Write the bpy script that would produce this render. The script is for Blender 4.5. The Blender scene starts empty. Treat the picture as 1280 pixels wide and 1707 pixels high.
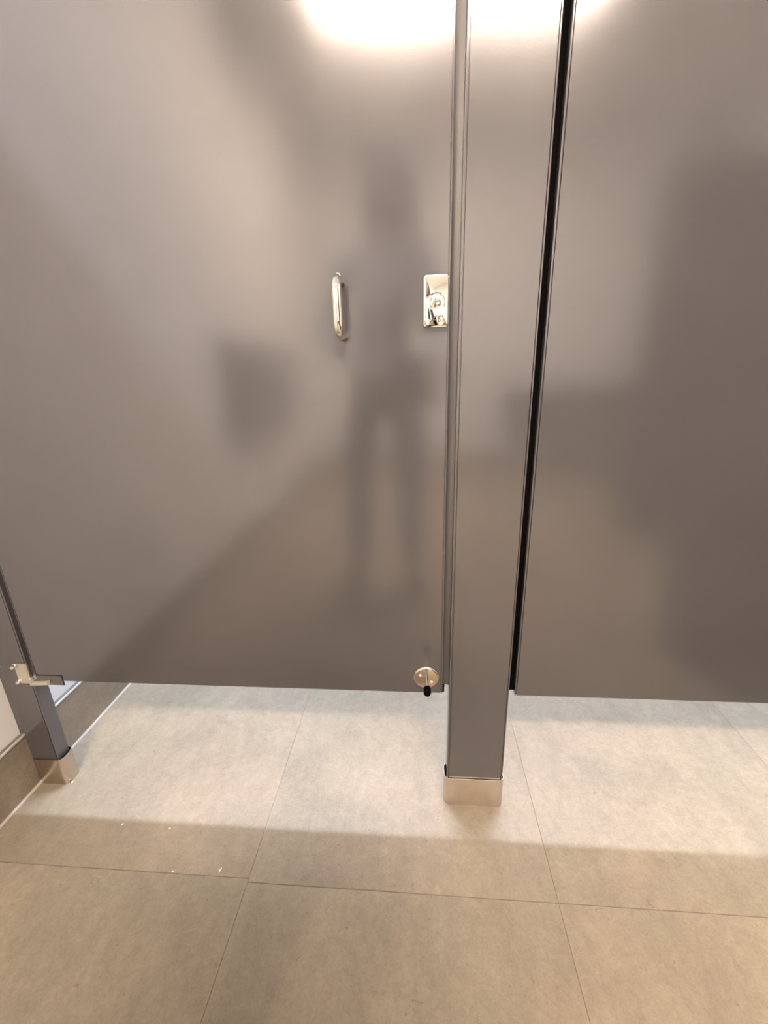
import bpy, bmesh, math, random
from mathutils import Vector, Matrix
random.seed(7)
sc = bpy.context.scene
COL = sc.collection
PI = math.pi
R = math.radians

# ------------------------------------------------------------------ camera
F_PX, PITCH, YAW, ROLL = 724.5, R(-18.35), R(4.72), R(-1.527)
CAM = Vector((0, -0.7358, 0.9415))
_fw = Vector((-math.sin(YAW)*math.cos(PITCH), math.cos(YAW)*math.cos(PITCH), math.sin(PITCH)))
_ri = Vector((math.cos(YAW), math.sin(YAW), 0))
_up = _ri.cross(_fw)
C_R = math.cos(ROLL)*_ri + math.sin(ROLL)*_up
C_U = -math.sin(ROLL)*_ri + math.cos(ROLL)*_up
C_F = _fw
cd = bpy.data.cameras.new('camera')
cd.sensor_fit = 'VERTICAL'; cd.sensor_height = 36; cd.sensor_width = 27
cd.lens = F_PX/1707*36
cd.clip_start = 0.005
cam = bpy.data.objects.new('camera', cd); COL.objects.link(cam)
cam.matrix_world = Matrix(((C_R.x, C_U.x, -C_F.x, CAM.x), (C_R.y, C_U.y, -C_F.y, CAM.y), (C_R.z, C_U.z, -C_F.z, CAM.z), (0, 0, 0, 1)))
sc.camera = cam

# ------------------------------------------------------------------ world, exposure, lamp strengths
w = bpy.data.worlds.new('world'); sc.world = w; w.use_nodes = True
w.node_tree.nodes['Background'].inputs[0].default_value = (1, 0.9, 0.8, 1)
w.node_tree.nodes['Background'].inputs[1].default_value = 0.0
sc.view_settings.view_transform = 'Standard'
sc.view_settings.look = 'None'
sc.view_settings.gamma = 1
sc.view_settings.use_curve_mapping = False
sc.view_settings.exposure = 0.28
CORRIDOR_LAMP = ((1.0, 0.84, 0.67), 185.0)
STALL_LAMP = ((0.83, 0.95, 1.16), 222.0)
sc.cycles.max_bounces = 10
sc.cycles.diffuse_bounces = 6
sc.cycles.glossy_bounces = 6
sc.cycles.caustics_reflective = False
sc.cycles.caustics_refractive = False
sc.cycles.sample_clamp_indirect = 4

# ------------------------------------------------------------------ materials
def new_mat(name):
    m = bpy.data.materials.new(name); m.use_nodes = True
    nt = m.node_tree
    return m, nt, nt.nodes['Principled BSDF']
def N(nt, t, **k):
    n = nt.nodes.new(t)
    for a, b in k.items():
        setattr(n, a, b)
    return n
def simple(name, col, rough=0.5, metal=0.0, spec=0.5, noise=0.0, nscale=40, bump=0.0, bscale=300, rvar=0.0):
    m, nt, p = new_mat(name)
    p.inputs['Base Color'].default_value = (*col, 1)
    p.inputs['Roughness'].default_value = rough
    p.inputs['Metallic'].default_value = metal
    p.inputs['Specular IOR Level'].default_value = spec
    tc = N(nt, 'ShaderNodeTexCoord')
    if noise:
        n = N(nt, 'ShaderNodeTexNoise'); n.inputs['Scale'].default_value = nscale; n.inputs['Detail'].default_value = 6
        nt.links.new(tc.outputs['Object'], n.inputs['Vector'])
        r = N(nt, 'ShaderNodeMapRange')
        r.inputs[1].default_value = 0.3; r.inputs[2].default_value = 0.7
        r.inputs[3].default_value = 1-noise; r.inputs[4].default_value = 1+noise
        nt.links.new(n.outputs['Fac'], r.inputs[0])
        mx = N(nt, 'ShaderNodeVectorMath', operation='SCALE'); mx.inputs[0].default_value = col
        nt.links.new(r.outputs[0], mx.inputs['Scale'])
        nt.links.new(mx.outputs[0], p.inputs['Base Color'])
        if rvar:
            r2 = N(nt, 'ShaderNodeMapRange')
            r2.inputs[1].default_value = 0.3; r2.inputs[2].default_value = 0.7
            r2.inputs[3].default_value = rough-rvar; r2.inputs[4].default_value = rough+rvar
            nt.links.new(n.outputs['Fac'], r2.inputs[0]); nt.links.new(r2.outputs[0], p.inputs['Roughness'])
    if bump:
        n2 = N(nt, 'ShaderNodeTexNoise'); n2.inputs['Scale'].default_value = bscale; n2.inputs['Detail'].default_value = 2
        nt.links.new(tc.outputs['Object'], n2.inputs['Vector'])
        b = N(nt, 'ShaderNodeBump'); b.inputs['Strength'].default_value = bump; b.inputs['Distance'].default_value = 0.001
        nt.links.new(n2.outputs['Fac'], b.inputs['Height']); nt.links.new(b.outputs[0], p.inputs['Normal'])
    return m

PAINT_COL = (0.148, 0.142, 0.149)
M_paint = simple('grey_satin_paint', PAINT_COL, rough=0.155, metal=0.55, noise=0.03, nscale=5, bump=0.03, bscale=420, rvar=0.012)
M_strip = simple('satin_grey_strip', (0.135, 0.128, 0.13), rough=0.3, metal=0.5)
M_gap = simple('black_gap_shade_and_rubber', (0.002, 0.002, 0.002), rough=0.9, spec=0.05)  # near-black standing in for shade in gaps, also used on the rubber tip
M_edge = simple('dark_grey_edge_paint', (0.10, 0.092, 0.095), rough=0.35, metal=0.3)
M_black = simple('black_rubber', (0.006, 0.006, 0.006), rough=0.45, spec=0.3)
M_chrome = simple('polished_chrome', (0.93, 0.91, 0.86), rough=0.045, metal=1.0)
M_nickel = simple('satin_nickel', (0.80, 0.75, 0.68), rough=0.28, metal=1.0)
M_steel = simple('brushed_stainless', (0.64, 0.56, 0.48), rough=0.22, metal=1.0)
M_wall = simple('white_wall_paint', (0.90, 0.89, 0.87), rough=0.6, noise=0.015, nscale=6, bump=0.05, bscale=200)
M_ceiling = simple('white_ceiling', (0.86, 0.85, 0.83), rough=0.8)
M_grout = simple('brown_grout', (0.19, 0.155, 0.125), rough=0.9)
M_caulk = simple('pale_caulk', (0.52, 0.47, 0.43), rough=0.5)
M_trim_dark = simple('dark_metal_trim', (0.20, 0.17, 0.155), rough=0.5, metal=0.2)
M_trim_bright = simple('aluminium_trim', (0.85, 0.83, 0.80), rough=0.35, metal=0.6)
M_paper = simple('white_paper', (0.9, 0.9, 0.88), rough=0.8)
M_dark_laminate = simple('dark_taupe_laminate', (0.055, 0.050, 0.046), rough=0.4, noise=0.03, nscale=5)
M_counter = simple('grey_stone_counter', (0.25, 0.23, 0.21), rough=0.3, noise=0.1, nscale=80)
M_plastic = simple('grey_plastic', (0.14, 0.13, 0.13), rough=0.5)
M_skin = simple('skin', (0.62, 0.42, 0.32), rough=0.5)
M_hair = simple('grey_blond_hair', (0.50, 0.42, 0.34), rough=0.5)
M_cardigan = simple('dark_grey_knit', (0.035, 0.03, 0.035), rough=0.95, bump=0.3, bscale=250)
M_shirt = simple('cream_cotton', (0.88, 0.79, 0.66), rough=0.9)
M_trousers = simple('dark_denim', (0.06, 0.055, 0.06), rough=0.9)
M_shoe_leather = simple('black_leather', (0.03, 0.03, 0.03), rough=0.4)
M_eye = simple('eye_white', (0.8, 0.8, 0.78), rough=0.2)
M_iris = simple('dark_iris', (0.03, 0.02, 0.015), rough=0.2)
M_lip = simple('lips', (0.45, 0.2, 0.17), rough=0.5)

def tile_mat():
    m, nt, p = new_mat('stone_look_porcelain')
    tc = N(nt, 'ShaderNodeTexCoord'); oi = N(nt, 'ShaderNodeObjectInfo')
    off = N(nt, 'ShaderNodeVectorMath', operation='SCALE'); off.inputs[0].default_value = (37, 19, 11)
    nt.links.new(oi.outputs['Random'], off.inputs['Scale'])
    add = N(nt, 'ShaderNodeVectorMath', operation='ADD')
    nt.links.new(tc.outputs['Object'], add.inputs[0]); nt.links.new(off.outputs[0], add.inputs[1])
    def noise(scale, detail, rough=0.55, dist=0.0, vec=None):
        n = N(nt, 'ShaderNodeTexNoise'); n.inputs['Scale'].default_value = scale; n.inputs['Detail'].default_value = detail
        n.inputs['Roughness'].default_value = rough; n.inputs['Distortion'].default_value = dist
        nt.links.new((vec or add).outputs[0], n.inputs['Vector']); return n
    def rng(n, a, b, c, d):
        r = N(nt, 'ShaderNodeMapRange')
        for i, v in enumerate((a, b, c, d)):
            r.inputs[i+1].default_value = v
        nt.links.new(n.outputs['Fac'], r.inputs[0]); return r
    st = N(nt, 'ShaderNodeVectorMath', operation='MULTIPLY'); st.inputs[1].default_value = (1.0, 0.35, 1.0)
    nt.links.new(add.outputs[0], st.inputs[0])
    clouds = rng(noise(3.2, 5, 0.6, 0.6), 0.3, 0.7, 0.86, 1.14)
    streak = rng(noise(16, 6, 0.65, 0.8, st), 0.3, 0.7, 0.91, 1.09)
    mott = rng(noise(60, 6, 0.8, 0.35), 0.28, 0.72, 0.84, 1.16)
    fine = rng(noise(260, 3, 0.6), 0.3, 0.7, 0.92, 1.08)
    pits = rng(noise(55, 4, 0.7, 1.0), 0.30, 0.345, 0.75, 1.0)
    def mul(a, b):
        x = N(nt, 'ShaderNodeMath', operation='MULTIPLY'); nt.links.new(a.outputs[0], x.inputs[0]); nt.links.new(b.outputs[0], x.inputs[1]); return x
    v = mul(mul(mul(clouds, streak), mul(mott, fine)), pits)
    hue = rng(noise(2.3, 3, 0.5, 0.5), 0.3, 0.7, 0.0, 1.0)
    mix = N(nt, 'ShaderNodeMix', data_type='RGBA')
    mix.inputs[6].default_value = (0.305, 0.243, 0.184, 1); mix.inputs[7].default_value = (0.285, 0.241, 0.180, 1)
    nt.links.new(hue.outputs[0], mix.inputs[0])
    sc_ = N(nt, 'ShaderNodeVectorMath', operation='SCALE')
    nt.links.new(mix.outputs[2], sc_.inputs[0]); nt.links.new(v.outputs[0], sc_.inputs['Scale'])
    nt.links.new(sc_.outputs[0], p.inputs['Base Color'])
    p.inputs['Roughness'].default_value = 0.42
    p.inputs['Specular IOR Level'].default_value = 0.35
    b = N(nt, 'ShaderNodeBump'); b.inputs['Strength'].default_value = 0.12; b.inputs['Distance'].default_value = 0.001
    nt.links.new(mott.outputs[0], b.inputs['Height']); nt.links.new(b.outputs[0], p.inputs['Normal'])
    return m
M_tile = tile_mat()

def emit(name, col, s):
    m, nt, p = new_mat(name)
    p.inputs['Base Color'].default_value = (0.8, 0.8, 0.8, 1)
    p.inputs['Emission Color'].default_value = (*col, 1)
    p.inputs['Emission Strength'].default_value = s
    return m
M_lamp_warm = emit('warm_lamp_diffuser', *CORRIDOR_LAMP)
M_lamp_cool = emit('cool_lamp_diffuser', *STALL_LAMP)

# ------------------------------------------------------------------ helpers
def mesh_obj(name, bm, mat, parent=None, smooth=False, recalc=True):
    if recalc:
        bmesh.ops.recalc_face_normals(bm, faces=bm.faces[:])
    me = bpy.data.meshes.new(name); bm.to_mesh(me); bm.free()
    if smooth:
        for f in me.polygons: f.use_smooth = True
        me.set_sharp_from_angle(angle=R(35))
    me.materials.append(mat)
    o = bpy.data.objects.new(name, me); COL.objects.link(o)
    if parent:
        o.parent = parent
        o.matrix_parent_inverse = Matrix.Translation(-parent.location)
    return o
def thing(name, label, cat, loc, group=None):
    o = bpy.data.objects.new(name, None); COL.objects.link(o)
    o.location = loc; o.empty_display_size = 0.05
    o['label'] = label; o['category'] = cat
    if group: o['group'] = group
    return o
def sub(name, bm, mat, parent, smooth=False):
    # child of a mesh object that sits at the world origin of its thing
    o = mesh_obj(name, bm, mat, None, smooth)
    o.parent = parent
    root = parent.parent
    if root: o.matrix_parent_inverse = Matrix.Identity(4)
    return o
def struct(name, bm, mat, smooth=False, label=None):
    o = mesh_obj(name, bm, mat, None, smooth); o['kind'] = 'structure'
    if label: o['label'] = label
    return o
def box(bm, x0, x1, y0, y1, z0, z1, bev=0.0, seg=2):
    r = bmesh.ops.create_cube(bm, size=1)
    vs = r['verts']
    for v in vs:
        v.co = Vector((x0+(v.co.x+.5)*(x1-x0), y0+(v.co.y+.5)*(y1-y0), z0+(v.co.z+.5)*(z1-z0)))
    if bev:
        es = list({e for v in vs for e in v.link_edges})
        bmesh.ops.bevel(bm, geom=es, offset=bev, segments=seg, profile=0.5, affect='EDGES')
    return bm
def B(*a, **k):
    return box(bmesh.new(), *a, **k)
def prism(pts, axis, a, b, bm=None):
    """closed 2-D outline extruded along an axis ('x','y','z')"""
    bm = bm or bmesh.new()
    def P(p, t):
        return {'z': (p[0], p[1], t), 'y': (p[0], t, p[1]), 'x': (t, p[0], p[1])}[axis]
    lo = [bm.verts.new(P(p, a)) for p in pts]; hi = [bm.verts.new(P(p, b)) for p in pts]
    n = len(pts)
    for i in range(n):
        bm.faces.new((lo[i], lo[(i+1) % n], hi[(i+1) % n], hi[i]))
    bm.faces.new(lo); bm.faces.new(hi)
    return bm
def rrect(x0, x1, y0, y1, r, n=6):
    out = []
    for cx, cy, a0 in ((x1-r, y1-r, 0), (x0+r, y1-r, 90), (x0+r, y0+r, 180), (x1-r, y0+r, 270)):
        for i in range(n+1):
            a = R(a0+90*i/n); out.append((cx+r*math.cos(a), cy+r*math.sin(a)))
    return out
def tube(bm, pts, radii, n=16, cap=True):
    pts = [Vector(p) for p in pts]
    if not hasattr(radii, '__len__'): radii = [radii]*len(pts)
    rings = []; prev = None
    for i, p in enumerate(pts):
        t = (pts[min(i+1, len(pts)-1)]-pts[max(i-1, 0)]).normalized()
        if prev is None:
            u = t.orthogonal().normalized()
        else:
            u = (prev-t*prev.dot(t)).normalized()
        prev = u; v = t.cross(u)
        rings.append([bm.verts.new(p+radii[i]*(math.cos(2*PI*k/n)*u+math.sin(2*PI*k/n)*v)) for k in range(n)])
    for a, b in zip(rings, rings[1:]):
        for k in range(n):
            bm.faces.new((a[k], a[(k+1) % n], b[(k+1) % n], b[k]))
    if cap:
        bm.faces.new(rings[0]); bm.faces.new(rings[-1])
    return bm
def lathe_y(bm, cx, cz, prof, n=32):
    """prof: list of (radius, y)"""
    rings = []
    for r, y in prof:
        if r <= 1e-6: rings.append([bm.verts.new((cx, y, cz))])
        else: rings.append([bm.verts.new((cx+r*math.cos(2*PI*k/n), y, cz+r*math.sin(2*PI*k/n))) for k in range(n)])
    for a, b in zip(rings, rings[1:]):
        for k in range(n):
            k2 = (k+1) % n
            if len(a) == 1 and len(b) == 1: continue
            if len(a) == 1: bm.faces.new((a[0], b[k], b[k2]))
            elif len(b) == 1: bm.faces.new((a[k], a[k2], b[0]))
            else: bm.faces.new((a[k], a[k2], b[k2], b[k]))
    return bm

# ------------------------------------------------------------------ the room
XL, XR, YF, YB, H = -0.9325, 2.40, -3.5, 1.55, 2.75
T = 0.589; J = 0.0016
struct('wall_left', B(XL-.1, XL, YF-.1, YB+.1, 0, H), M_wall)
struct('wall_right', B(XR, XR+.1, YF-.1, YB+.1, 0, H), M_wall)
struct('wall_front', B(XL, XR, YF-.1, YF, 0, H), M_wall)
struct('wall_back', B(XL, XR, YB, YB+.1, 0, H), M_wall)
struct('ceiling', B(XL-.1, XR+.1, YF-.1, YB+.1, H, H+.1), M_ceiling)
floor = struct('floor', B(XL-.1, XR+.1, YF-.1, YB+.1, -.08, -.0012), M_grout)
tile_me = None
X_J = -0.3315            # a joint running away from the camera
Y_J = -0.1835            # the joint running along the doors
for i in range(-1, 5):
    for j in range(-7, 4):
        x0 = X_J+(i)*T*0.998; y0 = Y_J+j*T
        if i < 0: y0 += 0.0065
        cx, cy = x0+T/2, y0+T/2
        ox0, ox1, oy0, oy1 = max(cx-T/2, XL+.001), min(cx+T/2, XR), max(cy-T/2, YF), min(cy+T/2, YB)
        if ox1-ox0 < .02 or oy1-oy0 < .02: continue
        full = (ox1-ox0 > T-.003) and (oy1-oy0 > T-.003)
        if full and tile_me:
            o = bpy.data.objects.new('tile', tile_me); COL.objects.link(o)
        else:
            hx, hy = (ox1-ox0-J)/2, (oy1-oy0-J)/2
            bm = B(-hx, hx, -hy, hy, -.0085, 0)
            top = [e for e in bm.edges if all(abs(v.co.z) < 1e-6 for v in e.verts)]
            bmesh.ops.bevel(bm, geom=top, offset=0.0006, segments=1, affect='EDGES')
            o = mesh_obj('tile', bm, M_tile)
            if full: tile_me = o.data
        o.location = ((ox0+ox1)/2, (oy0+oy1)/2, random.uniform(-.0002, 0))
        o.parent = floor
# tiled skirting on the left wall with its metal edge and caulk line
BX = -0.9215
struct('baseboard_left', B(XL, BX, YF, YB, 0, 0.146), M_tile)
t1 = struct('trim_1', B(XL, BX-.0005, YF, YB, 0.1463, 0.1478), M_trim_dark)
lip = mesh_obj('edge_lip', B(BX-.0016, BX+.0022, YF, YB, 0.1425, 0.1484, bev=.0012), M_trim_bright, t1)
lip['label'] = 'bright metal edge along the top of the skirting tile'
struct('trim_2', prism([(BX, -.0003), (BX+.004, -.0003), (BX+.0032, .0012), (BX+.0012, .0032), (BX, .0042)], 'y', YF, YB), M_caulk)
struct('baseboard_front', B(BX, XR, YF, YF+.011, 0, 0.146), M_tile)
struct('baseboard_right', B(XR-.011, XR, YF+.011, YB, 0, 0.146), M_tile)
struct('baseboard_back', B(BX, XR-.011, YB-.011, YB, 0, 0.146), M_tile)

# ------------------------------------------------------------------ ceiling lamps
def ceiling_light(x0, x1, y0, y1, mat, label, cap=0):
    t = thing('ceiling_light', label, 'light', ((x0+x1)/2, (y0+y1)/2, H))
    fr = bmesh.new(); e = .02
    box(fr, x0-e, x1+e, y0-e, y0, H-.035, H); box(fr, x0-e, x1+e, y1, y1+e, H-.035, H)
    box(fr, x0-e, x0, y0, y1, H-.035, H); box(fr, x1, x1+e, y0, y1, H-.035, H)
    mesh_obj('frame', fr, M_trim_bright, t)
    if cap:
        for xa in (x0-e, x1+.004):
            c = mesh_obj('light_shield', B(xa, xa+e-.004, y0-e, y1+e, H-cap, H-.0352, bev=.002), M_trim_bright, t)  # added shield, cuts the lamp light on the upper side walls
            c['label'] = 'added metal plate keeping lamp light off the side wall'
    mesh_obj('diffuser', B(x0, x1, y0, y1, H-.028, H-.004), mat, t)
    return t
ceiling_light(-.48, .86, -2.12, -1.90, M_lamp_warm, 'warm rectangular ceiling light mirrored as a glow at the top of the doors', cap=.24)
ceiling_light(-.72, 1.0, .79, .89, M_lamp_cool, 'long cool white ceiling light above the toilet stalls behind the doors')

# ------------------------------------------------------------------ partition pieces
ZD, ZT, ZTP = 0.305, 1.85, 1.88
def sheet_outline(x0, x1, y0, y1, lip=.0026, g=.0015, d=.005, r=.0012, lip_l=None, g_l=None):
    """plan of a folded sheet-metal panel: front face with a seam groove just inside each edge"""
    ll = lip_l or lip; gl = g_l or g
    return [(x0, y1), (x0, y0+r), (x0+r*.3, y0+r*.3), (x0+r, y0), (x0+ll, y0), (x0+ll, y0+d), (x0+ll+gl, y0+d), (x0+ll+gl, y0),
            (x1-lip-g, y0), (x1-lip-g, y0+d), (x1-lip, y0+d), (x1-lip, y0), (x1-r, y0), (x1-r*.3, y0+r*.3), (x1, y0+r), (x1, y1)]
def shoe(t, x0, x1, y0, y1, r, h=.076, th=.0012):
    bm = bmesh.new()
    o_ = rrect(x0, x1, y0, y1, r, 8); i_ = rrect(x0+th, x1-th, y0+th, y1-th, r-th, 8)
    n = len(o_)
    ob = [bm.verts.new((*p, 0)) for p in o_]; ot = [bm.verts.new((*p, h)) for p in o_]
    ib = [bm.verts.new((*p, 0)) for p in i_]; it = [bm.verts.new((*p, h)) for p in i_]
    for k in range(n):
        k2 = (k+1) % n
        bm.faces.new((ob[k], ob[k2], ot[k2], ot[k])); bm.faces.new((ib[k2], ib[k], it[k], it[k2]))
        bm.faces.new((ot[k], ot[k2], it[k2], it[k])); bm.faces.new((ob[k2], ob[k], ib[k], ib[k2]))
    s = mesh_obj('shoe', bm, M_steel, t, smooth=True)
    s['label'] = 'stainless steel shoe around the foot'
    f = sub('shoe_gap_shade', prism(rrect(x0+th, x1-th, y0+th, y1-th, r-th, 8), 'z', .002, h-.0025), M_gap, s)  # solid black fill painted as the shade between post and shoe
    f['label'] = 'black fill standing in for shade inside the shoe top'
    return s

# centre pilaster
PX0, PX1 = 0.0628, 0.1836
pil = thing('pilaster', 'narrow grey partition post with steel shoe between the two doors', 'pilaster', ((PX0+PX1)/2, .015, 0))
mesh_obj('post', prism(sheet_outline(PX0, PX1, 0, .032, lip_l=.0032, g_l=.0022), 'z', .012, ZTP), M_paint, pil)
shoe(pil, PX0-.0055, PX1+.0045, -.0030, .0390, .0125)
st = mesh_obj('strike_strip', prism([(.0500, .0122), (.0626, .0088), (.0626, .0134), (.0500, .0136)], 'z', .3175, ZTP-.02), M_strip, pil)
st['label'] = 'matte grey strip closing the gap beside the latch'

# left pilaster against the wall
LX0, LX1 = BX+.0026, -0.8535
pl = thing('pilaster', 'grey partition post with steel shoe standing against the white left wall', 'pilaster', ((LX0+LX1)/2, .015, 0))
mesh_obj('post', prism(sheet_outline(LX0, LX1, 0, .032, lip_l=.0016, g_l=.0001), 'z', .012, ZTP), M_paint, pl)
wc = mesh_obj('wall_channel', B(XL+.0002, LX0, .003, .030, .150, ZTP), M_paint, pl); wc['label'] = 'grey channel fixing the post to the wall'
shoe(pl, BX+.0003, LX1+.008, -.003, .0385, .0125)
bm = bmesh.new()
bmesh.ops.create_uvsphere(bm, u_segments=16, v_segments=10, radius=.0045)
for v in bm.verts: v.co = Vector((-.8405+v.co.x, .002+v.co.y, .0015+v.co.z*.9))
an = mesh_obj('anchor_screw', bm, M_chrome, pl, smooth=True); an['label'] = 'shiny screw head at the corner of the shoe'

# right closing post beyond the frame, the stall divider
pr = thing('pilaster', 'wide grey partition post between right stall door and right wall', 'pilaster', (1.75, .015, 0))
mesh_obj('post', prism(sheet_outline(1.098, XR-.012, 0, .032), 'z', .012, ZTP), M_paint, pr)
shoe(pr, 1.092, XR-.0115, -.0025, .0385, .0105)
dv = mesh_obj('stall_divider', prism(rrect(.1115, .1365, .034, YB-.001, .003, 2), 'z', ZD, ZT), M_paint)
dv['label'] = 'grey divider panel running back between the two toilet stalls'; dv['category'] = 'partition'

# ------------------------------------------------------------------ stall doors
def door_panel(t, x0, x1):
    return mesh_obj('panel', prism(sheet_outline(x0, x1, 0, .025), 'z', ZD, ZT), M_paint, t)
DX0, DX1 = -0.8415, 0.0492
d1 = thing('stall_door', 'large grey stall door with chrome pull, latch and bottom hinge', 'door', (DX0, .0125, ZD))
door_panel(d1, DX0, DX1)
# L-shaped black bumper at the lower latch-side corner
bm = prism([(DX1, .0142), (DX1+.0046, .0142), (DX1+.0056, .0155), (DX1+.0056, .025), (DX1, .025)], 'z', ZD+.002, ZT-.02)
box(bm, DX1-.006, DX1+.0045, .006, .025, ZD-.0025, ZD+.001)
g = mesh_obj('edge_bumper', bm, M_black, d1); g['label'] = 'black rubber bumper along the latch edge'
pad = mesh_obj('corner_clip', B(DX1-.0185, DX1-.006, .004, .02, ZD-.0022, ZD), M_chrome, d1); pad['label'] = 'small bright metal clip under the door corner'

# pull handle
hx, zt, zb, so, rr = -0.1185, 1.0695, 0.9905, 0.040, 0.0074
cr = 0.019
path = [(hx, .0, zt), (hx, -.008, zt)]
for k in range(0, 9):
    a = R(90*k/8); path.append((hx, -(so-cr)-cr*math.sin(a), zt-cr+cr*math.cos(a)))
for k in range(0, 9):
    a = R(90*k/8); path.append((hx, -(so-cr)-cr*math.cos(a), zb+cr-cr*math.sin(a)))
path += [(hx, -.008, zb), (hx, .0, zb)]
hb = mesh_obj('pull_handle', tube(bmesh.new(), path, rr, 24), M_chrome, d1, smooth=True)
hb['label'] = 'curved chrome pull handle'

# latch
lx0, lx1, lz0, lz1 = 0.0084, 0.0463, 0.9985, 1.0715
def rounded_plate(x0, x1, z0, z1, r, y0, y1, ch):
    bm = bmesh.new()
    rings = []
    for ins, y in ((0, y1), (0, y0+ch), (ch*.3, y0+ch*.3), (ch, y0)):
        rings.append([bm.verts.new((p[0], y, p[1])) for p in rrect(x0+ins, x1-ins, z0+ins, z1-ins, max(r-ins, .0005), 6)])
    n = len(rings[0])
    for a, b in zip(rings, rings[1:]):
        for k in range(n):
            bm.faces.new((a[k], a[(k+1) % n], b[(k+1) % n], b[k]))
    bm.faces.new(rings[0]); bm.faces.new(rings[-1])
    return bm
lt = mesh_obj('latch', rounded_plate(lx0, lx1, lz0, lz1, .0055, -.009, 0, .0016), M_chrome, d1, smooth=True)
lt['label'] = 'chrome indicator latch plate'
lcx, lcz = (lx0+lx1)/2+.0005, 1.0335
yp = -.009
def ring_arc(cx, cz, r0, r1, a0, a1, y0, y1, n=40):
    bm = bmesh.new(); full = abs(a1-a0) >= 359.9
    m = n if full else n+1
    V = []
    for k in range(m):
        a = R(a0+(a1-a0)*k/n); c, s = math.cos(a), math.sin(a)
        V.append([bm.verts.new((cx+r*c, y, cz+r*s)) for r, y in ((r0, y0), (r1, y0), (r1, y1), (r0, y1))])
    for k in range(m if full else m-1):
        a, b = V[k], V[(k+1) % m]
        for q in range(4):
            bm.faces.new((a[q], a[(q+1) % 4], b[(q+1) % 4], b[q]))
    if not full:
        bm.faces.new(V[0]); bm.faces.new(V[-1])
    return bm
o = sub('indicator_window', ring_arc(lcx, lcz, .0118, .0136, 58, 126, yp-.0003, yp+.001), M_black, lt); o['label'] = 'dark crescent window above the dial'
o = sub('dial_recess', ring_arc(lcx, lcz, .0122, .0130, -30, 57, yp-.0002, yp+.001), M_edge, lt)
o = sub('dial_ring', ring_arc(lcx, lcz, .0108, .0122, 0, 360, yp-.0009, yp+.001), M_chrome, lt)
o = sub('dial', lathe_y(bmesh.new(), lcx, lcz-.0002, [(0, yp-.0016), (.0062, yp-.0016), (.0073, yp-.0010), (.0075, yp+.001)], 32), M_chrome, lt, smooth=True)
o = sub('dial_groove', ring_arc(lcx, lcz-.0002, .0046, .0052, 150, 390, yp-.00175, yp-.0012), M_edge, lt)
bm = B(-.0044, .0044, yp-.0019, yp-.0012, -.0005, .0005)
bmesh.ops.rotate(bm, verts=bm.verts[:], cent=(0, 0, 0), matrix=Matrix.Rotation(R(-6), 3, 'Y'))
bmesh.ops.translate(bm, verts=bm.verts[:], vec=(lcx, 0, lcz+.0008))
o = sub('dial_slot', bm, M_edge, lt)
# raised lettering on the plate: A with its long swept left stroke, s, i
def letter_strokes():
    S = []
    S.append([(-.0100, -.0042), (-.0072, -.0008), (-.0050, .0030), (-.0032, .0044), (-.0008, .0044)])   # swept stroke of the A
    S.append([(-.0012, .0044), (-.0006, -.0034), (.0006, -.0042)])
    S.append([(-.0062, -.0008), (-.0010, -.0006)])
    S.append([(.0064, .0040), (.0034, .0042), (.0026, .0022), (.0050, .0002), (.0058, -.0020), (.0044, -.0036), (.0018, -.0036)])   # S
    S.append([(.0096, .0014), (.0094, -.0040)])   # i
    S.append([(.0080, .0044), (.0100, .0040)])
    return S
bm = bmesh.new()
for s in letter_strokes():
    tube(bm, [(lcx+.0008+x, yp-.0002, 1.0098+z) for x, z in s], .00062, 8)
o = sub('lettering', bm, M_edge, lt, smooth=True); o['label'] = 'raised letters ASi on the lower half of the plate'

# door stop hook with rubber tip
bx, bz = 0.0163, 0.3417
bp = mesh_obj('door_stop', lathe_y(bmesh.new(), bx, bz, [(0, -.0032), (.0215, -.0032), (.0240, -.0022), (.0254, -.0006), (.0254, 0)], 48), M_steel, d1, smooth=True)
bp['label'] = 'round steel stop plate with a black-tipped prong'
for dx, dz in ((-.0118, .0072), (.0110, -.0086)):
    sub('screw', lathe_y(bmesh.new(), bx+dx, bz+dz, [(0, -.0062), (.0022, -.0057), (.0036, -.0042), (.0040, -.0028)], 16), M_chrome, bp, smooth=True)
sub('prong', tube(bmesh.new(), [(bx-.0004, -.001, bz+.0205), (bx-.0004, -.012, bz+.0205), (bx+.0002, -.034, bz+.020), (bx+.0008, -.058, bz+.019)], [.0040, .0033, .0030, .0028], 16), M_chrome, bp, smooth=True)
o = sub('rubber_tip', lathe_y(bmesh.new(), bx+.0009, bz+.0185, [(.0030, -.052), (.0062, -.0525), (.0070, -.055), (.0070, -.0655), (.0058, -.0685), (.0016, -.0692), (.0012, -.0685), (0, -.0685)], 24), M_gap, bp, smooth=True)
o['label'] = 'black rubber tip'

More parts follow.
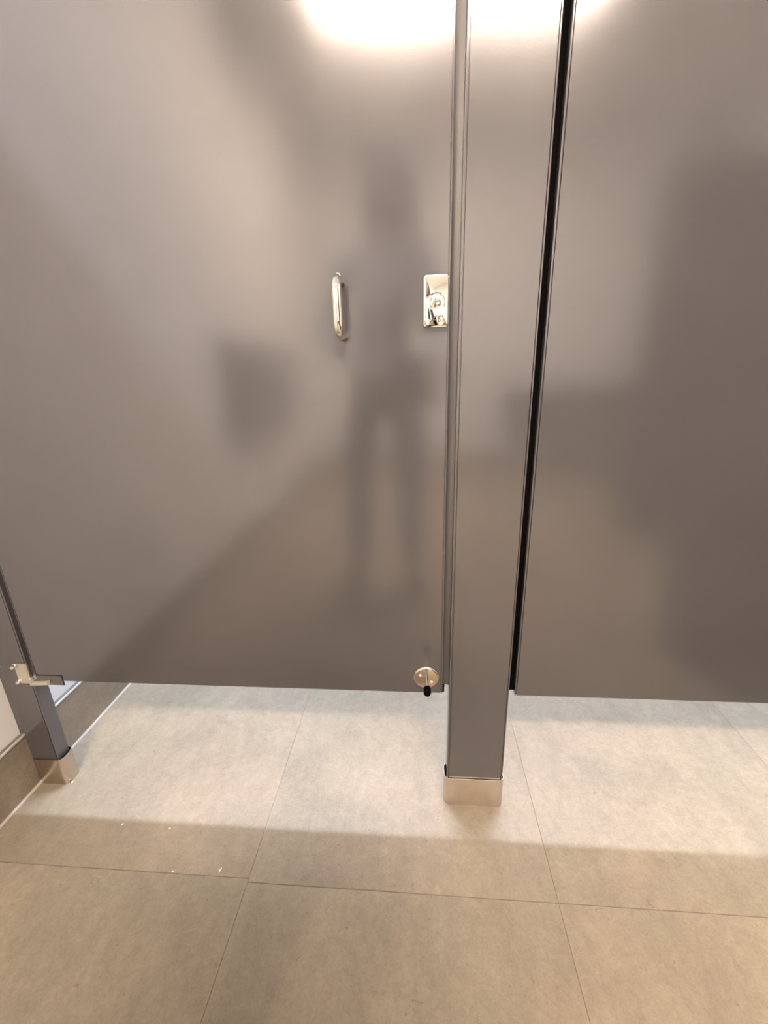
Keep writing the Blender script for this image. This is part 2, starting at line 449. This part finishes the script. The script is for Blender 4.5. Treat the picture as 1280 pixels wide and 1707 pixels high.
# bottom hinge
hg = bmesh.new()
prism([(-.8795, -.0042), (-.8560, -.0042), (-.8520, -.0028), (-.8512, .0), (-.8512, .030), (-.8530, .030), (-.8532, .0), (-.8795, -.0003)], 'z', .2985, .3505, hg)
hinge = mesh_obj('hinge', hg, M_nickel, d1); hinge['label'] = 'satin metal hinge clamped round the left post'
for zz, dx in ((.3440, -.0005), (.3050, .0012)):
    sub('hinge_bolt', lathe_y(bmesh.new(), -.8800+dx+.0015, zz, [(.0058, -.0015), (.0058, -.0048), (.0044, -.0056), (.0046, -.0092), (.0036, -.0118), (0, -.0128)], 16), M_chrome, hinge, smooth=True)
sub('hinge_knuckle', tube(bmesh.new(), [(-.8485, -.0045, .2985), (-.8485, -.0045, .3125)], .0052, 20), M_nickel, hinge, smooth=True)
arm = prism([(-.8510, -.0095), (-.8135, -.0062), (-.8085, -.0030), (-.8085, 0), (-.8510, 0)], 'z', .2975, .3085)
sub('hinge_arm', arm, M_nickel, hinge)
cp = mesh_obj('hinge_cover', prism(rrect(DX0+.003, -.7795, .2945, .3185, .0015, 2), 'y', -.0014, .0005), M_paint, d1)
cp['label'] = 'grey cover plate over the hinge pocket'
sub('cover_seam', prism(rrect(DX0+.0015, -.7780, .2935, .3200, .0015, 2), 'y', -.0005, .0006), M_black, cp)

# right door
EX0 = 0.1948
d2 = thing('stall_door', 'plain grey stall door cut off by the right side of the photo', 'door', (EX0, .0125, ZD))
door_panel(d2, EX0, EX0+.898)
g = mesh_obj('gap_blocker', prism([(PX1+.0008, .013), (EX0, .013), (EX0, .025), (PX1+.0008, .025)], 'z', ZD+.002, ZT), M_gap, d2)  # added blocker, stops stall light leaking through and keeps the gap dark
g['label'] = 'black strip added to keep the gap beside the centre post dark'

# ------------------------------------------------------------------ small scraps on the floor
def scrap(x, y, L, wd, rot, label):
    bm = bmesh.new()
    vs = [bm.verts.new((L*(i-.5*3)/3, s*wd/2*(1 if i in (1, 2) else .6), .0004+.0008*math.sin(i*1.3))) for i in range(4) for s in (-1, 1)]
    for i in range(3):
        bm.faces.new((vs[2*i], vs[2*i+1], vs[2*i+3], vs[2*i+2]))
    r = bmesh.ops.extrude_face_region(bm, geom=bm.faces[:])
    bmesh.ops.translate(bm, verts=[v for v in r['geom'] if isinstance(v, bmesh.types.BMVert)], vec=(0, 0, .0006))
    o = mesh_obj('paper_scrap', bm, M_paper); o.location = (x, y, 0); o.rotation_euler = (0, 0, rot)
    o['label'] = label; o['category'] = 'litter'; o['group'] = 'white crumbs on the floor'
scrap(-.393, -.1665, .0095, .0028, R(78), 'longest white paper crumb on the brown floor near the tile joint')
scrap(-.487, -.1745, .0050, .0030, R(15), 'small white crumb lying right on the left tile joint')
scrap(-.650, -.0895, .0058, .0020, R(60), 'white crumb at the shadow edge in front of the left post')
scrap(-.540, -.0920, .0040, .0020, R(20), 'tiny white crumb at the shadow edge, right of the other')

# ------------------------------------------------------------------ the side of the room behind the camera (seen mirrored in the doors)
sct = thing('privacy_screen', 'dark full-height screen mirrored as a dark block in the right door', 'screen', (1.75, -1.69, 0))
mesh_obj('panel', B(1.112, XR-.012, -1.705, -1.675, .03, 1.805, bev=.003), M_dark_laminate, sct)
mesh_obj('foot', B(1.16, 1.22, -1.715, -1.665, 0, .03), M_steel, sct)
mesh_obj('foot', B(2.25, 2.31, -1.715, -1.665, 0, .03), M_steel, sct)
ch = thing('changing_station', 'folded dark grey changing station mirrored at left of the large door', 'changing table', (XL, -1.85, .62))
mesh_obj('wall_plate', B(XL, XL+.02, -2.35, -1.36, .60, 1.10, bev=.008), M_plastic, ch)
mesh_obj('tray', B(XL+.02, XL+.10, -2.32, -1.39, .62, 1.08, bev=.025, seg=3), M_plastic, ch)
mesh_obj('grip', B(XL+.10, XL+.112, -1.95, -1.75, 1.02, 1.05, bev=.004), M_trim_bright, ch)
vn = thing('vanity_counter', 'wall-hung grey stone counter at the far wall behind the camera', 'counter', (1.3, -3.5, .5))
mesh_obj('counter_top', B(.75, XR, YF, YF+.52, .74, .77, bev=.003), M_counter, vn)
mesh_obj('apron', B(.77, XR, YF, YF+.49, .50, .74), M_dark_laminate, vn)

wb = thing('waste_bin', 'low black waste bin just right of the frame, a dark patch in right door', 'bin', (1.02, -.60, 0))
bm = bmesh.new()
prof = [(.175, .0), (.185, .012), (.205, .43), (.212, .445), (.206, .452), (.196, .44), (.178, .03), (0, .03)]
rings = []
for r_, z_ in prof:
    rings.append([bm.verts.new((1.02+r_*math.cos(2*PI*k/32), -.60+r_*math.sin(2*PI*k/32), z_)) for k in range(32)] if r_ else [bm.verts.new((1.02, -.60, z_))])
for a, b in zip(rings, rings[1:]):
    for k in range(32):
        k2 = (k+1) % 32
        bm.faces.new((a[k], a[k2], b[k2], b[k])) if len(b) > 1 else bm.faces.new((a[k], a[k2], b[0]))
bm.faces.new(rings[0])
mesh_obj('bin_body', bm, M_shoe_leather, wb, smooth=True)

# ---- the photographer
def skin(name, joints, edges, mat, parent=None, sub_=2, root=0):
    me = bpy.data.meshes.new(name)
    me.from_pydata([j[:3] for j in joints], edges, [])
    o = bpy.data.objects.new(name, me); COL.objects.link(o)
    md = o.modifiers.new('s', 'SKIN'); md.use_smooth_shade = True
    for i, j in enumerate(joints):
        r = j[3]; r2 = j[4] if len(j) > 4 else r
        me.skin_vertices[0].data[i].radius = (r, r2)
        me.skin_vertices[0].data[i].use_root = (i == root)
    ss = o.modifiers.new('d', 'SUBSURF'); ss.levels = sub_; ss.render_levels = sub_
    dg = bpy.context.evaluated_depsgraph_get(); dg.update()
    nm = bpy.data.meshes.new_from_object(o.evaluated_get(dg))
    bpy.data.objects.remove(o); bpy.data.meshes.remove(me)
    nm.name = name; nm.materials.clear(); nm.materials.append(mat)
    for f in nm.polygons: f.use_smooth = True
    ob = bpy.data.objects.new(name, nm); COL.objects.link(ob)
    if parent:
        ob.parent = parent; ob.matrix_parent_inverse = Matrix.Translation(-parent.location)
    return ob
ph_c = CAM - C_F*0.012 - C_U*0.052
PY = -1.10
pt = thing('person', 'person in long dark vest and cream top holding a phone, mirrored in the doors', 'person', (-.10, PY, 0))
hd = Vector((-.100, -1.045, 1.525))
# one continuous body surface
J_ = [(-0.135, PY, .90, .085, .068), (-0.135, PY-.01, 1.06, .085, .068), (-0.125, PY-.005, 1.22, .10, .072), (-0.110, PY+.0, 1.335, .085, .06), (-0.103, PY+.03, 1.405, .045, .045),
      (-0.225, PY, .86, .072), (-0.250, PY+.02, .48, .05), (-0.270, PY-.02, .09, .036), (-0.280, PY+.10, .035, .03),
      (-0.045, PY, .86, .072), (-0.035, PY+.03, .48, .05), (-0.025, PY, .09, .036), (-0.015, PY+.12, .035, .03),
      (-0.270, PY, 1.315, .042), (-0.370, PY+.03, 1.06, .038), (-.105, -.83, .905, .026), (-.062, -.79, .895, .024, .016),
      (0.028, PY, 1.315, .040), (0.075, PY+.04, 1.04, .038), (.095, -.83, .905, .026), (.075, -.79, .895, .024, .016)]
E_ = [(0, 1), (1, 2), (2, 3), (3, 4), (0, 5), (5, 6), (6, 7), (7, 8), (0, 9), (9, 10), (10, 11), (11, 12), (3, 13), (13, 14), (14, 15), (15, 16), (3, 17), (17, 18), (18, 19), (19, 20)]
skin('body', J_, E_, M_skin, pt)
# head with a face
bm = bmesh.new(); bmesh.ops.create_uvsphere(bm, u_segments=32, v_segments=24, radius=1)
for v in bm.verts:
    x, y, z = v.co
    jaw = 1-.28*max(0, -z)**1.3
    v.co = Vector((x*.074*jaw, y*.092*(1-.12*max(0, -z)), z*.112))
    if y > .0:
        nose = math.exp(-((x/.16)**2))*math.exp(-(((z+.12)/.20)**2)); v.co.y += .020*nose
        eye = math.exp(-(((abs(x)-.40)/.18)**2))*math.exp(-(((z-.08)/.13)**2)); v.co.y -= .007*eye
tilt = Matrix.Rotation(R(-24), 3, 'X')
def to_head(bm):
    for v in bm.verts: v.co = hd + tilt @ v.co
    return bm
head = mesh_obj('head', to_head(bm), M_skin, pt, smooth=True)
for s in (-1, 1):
    b2 = bmesh.new(); bmesh.ops.create_uvsphere(b2, u_segments=14, v_segments=10, radius=.0115)
    for v in b2.verts: v.co += Vector((s*.030, .0665, .010))
    e = sub('eye', to_head(b2), M_eye, head, True)
    b2 = bmesh.new(); bmesh.ops.create_uvsphere(b2, u_segments=10, v_segments=8, radius=.0055)
    for v in b2.verts: v.co += Vector((s*.030, .0738, .009))
    sub('iris', to_head(b2), M_iris, head, True)
    b2 = bmesh.new(); bmesh.ops.create_uvsphere(b2, u_segments=12, v_segments=8, radius=1)
    for v in b2.verts: v.co = Vector((s*.074+v.co.x*.007, -.005+v.co.y*.017, -.005+v.co.z*.030))
    sub('ear', to_head(b2), M_skin, head, True)
b2 = bmesh.new(); bmesh.ops.create_uvsphere(b2, u_segments=14, v_segments=8, radius=1)
for v in b2.verts: v.co = Vector((v.co.x*.024, .072+v.co.y*.009, -.058+v.co.z*.007))
sub('mouth', to_head(b2), M_lip, head, True)
# shoulder-length dark hair: a cap open at the face plus side falls
bm = bmesh.new(); bmesh.ops.create_uvsphere(bm, u_segments=32, v_segments=24, radius=1)
dele = [v for v in bm.verts if (v.co.y > .42 and v.co.z < .62) or v.co.z < -.75]
bmesh.ops.delete(bm, geom=dele, context='VERTS')
for v in bm.verts:
    x, y, z = v.co
    low = max(0, -z)
    v.co = Vector((x*(.090+.03*low), y*.108-.008, z*(.128+.10*low)))
bmesh.ops.solidify(bm, geom=bm.faces[:], thickness=-.010)
mesh_obj('hair', to_head(bm), M_hair, pt, smooth=True)
# clothes: cream top with long sleeves, long dark open vest, dark trousers
skin('trousers', [(-0.135, PY, .93, .12, .10), (-0.135, PY, .84, .125, .105), (-0.225, PY, .84, .088), (-0.253, PY+.02, .48, .064), (-0.271, PY-.02, .10, .058),
                  (-0.045, PY, .84, .088), (-0.035, PY+.03, .48, .064), (-0.025, PY, .10, .058)], [(0, 1), (1, 2), (2, 3), (3, 4), (1, 5), (5, 6), (6, 7)], M_trousers, pt)
skin('shirt', [(-0.125, PY+.008, 1.22, .130, .100), (-0.135, PY+.004, 1.06, .118, .095), (-0.135, PY+.008, .83, .150, .120), (-0.110, PY+.006, 1.345, .095, .068),
               (-0.275, PY, 1.318, .062), (-0.372, PY+.03, 1.055, .054), (-.120, -.845, .91, .036),
               (0.031, PY, 1.318, .058), (0.078, PY+.04, 1.035, .050), (.110, -.845, .91, .036)],
     [(0, 1), (1, 2), (0, 3), (3, 4), (4, 5), (5, 6), (3, 7), (7, 8), (8, 9)], M_shirt, pt)
skin('vest', [(-0.120, PY-.055, 1.30, .11, .05), (-0.135, PY-.055, 1.08, .13, .07), (-0.140, PY-.05, .76, .15, .09)], [(0, 1), (1, 2)], M_cardigan, pt)
for sx in (-1, 1):
    c = -.123
    skin('vest_front', [(c+sx*.018, PY+.085, 1.215, .026, .03), (c-.008+sx*.060, PY+.085, 1.04, .062, .045), (c-.012+sx*.080, PY+.085, .90, .084, .05), (c-.012+sx*.078, PY+.075, .74, .082, .06)], [(0, 1), (1, 2), (2, 3)], M_cardigan, pt)
for s, x in ((-1, -.280), (1, -.020)):
    skin('shoe', [(x, PY-.04, .045, .045, .040), (x+s*.005, PY+.04, .040, .045, .036), (x+s*.012, PY+.15, .030, .042, .026)], [(0, 1), (1, 2)], M_shoe_leather, pt)
# the phone, held just behind the lens, and fingers round it
pm = Matrix(((C_R.x, C_U.x, -C_F.x), (C_R.y, C_U.y, -C_F.y), (C_R.z, C_U.z, -C_F.z)))
def in_phone(bm):
    for v in bm.verts: v.co = ph_c + pm @ v.co
    return bm
phn = thing('phone', 'dark phone held upright in both hands behind the camera position', 'phone', tuple(ph_c))
bm = bmesh.new(); prism(rrect(-.037, .037, -.078, .078, .009, 6), 'z', -.0005, .0075, bm)
body_p = mesh_obj('phone_body', in_phone(bm), M_black, phn)
bm = prism(rrect(-.034, .034, -.074, .074, .006, 6), 'z', .0076, .0079)
mesh_obj('screen', in_phone(bm), M_iris, phn)
for s in (-1, 1):
    for k in range(4):
        yy = -.018-.017*k; L = (.052, .056, .053, .044)[k]
        pts = [(s*.050, yy-.004, .030), (s*.052, yy, .010), (s*.047, yy+.001, -.006), (s*(.047-L*.45), yy+.002, -.0095)]
        fg = skin('finger', [(*(ph_c+pm @ Vector(p)), r) for p, r in zip(pts, (.0095, .009, .0082, .0068))], [(0, 1), (1, 2), (2, 3)], M_skin, pt, 1)
    pts = [(s*.058, -.085, .045), (s*.050, -.060, .030), (s*.040, -.035, .018), (s*.022, -.012, .016)]
    skin('thumb', [(*(ph_c+pm @ Vector(p)), r) for p, r in zip(pts, (.014, .0115, .010, .008))], [(0, 1), (1, 2), (2, 3)], M_skin, pt, 1)
    pts = [(s*.060, -.105, .055), (s*.055, -.075, .032), (s*.053, -.040, .020), (s*.052, -.018, .018)]
    skin('palm', [(*(ph_c+pm @ Vector(p)), r) for p, r in zip(pts, (.024, .022, .017, .012))], [(0, 1), (1, 2), (2, 3)], M_skin, pt, 1)
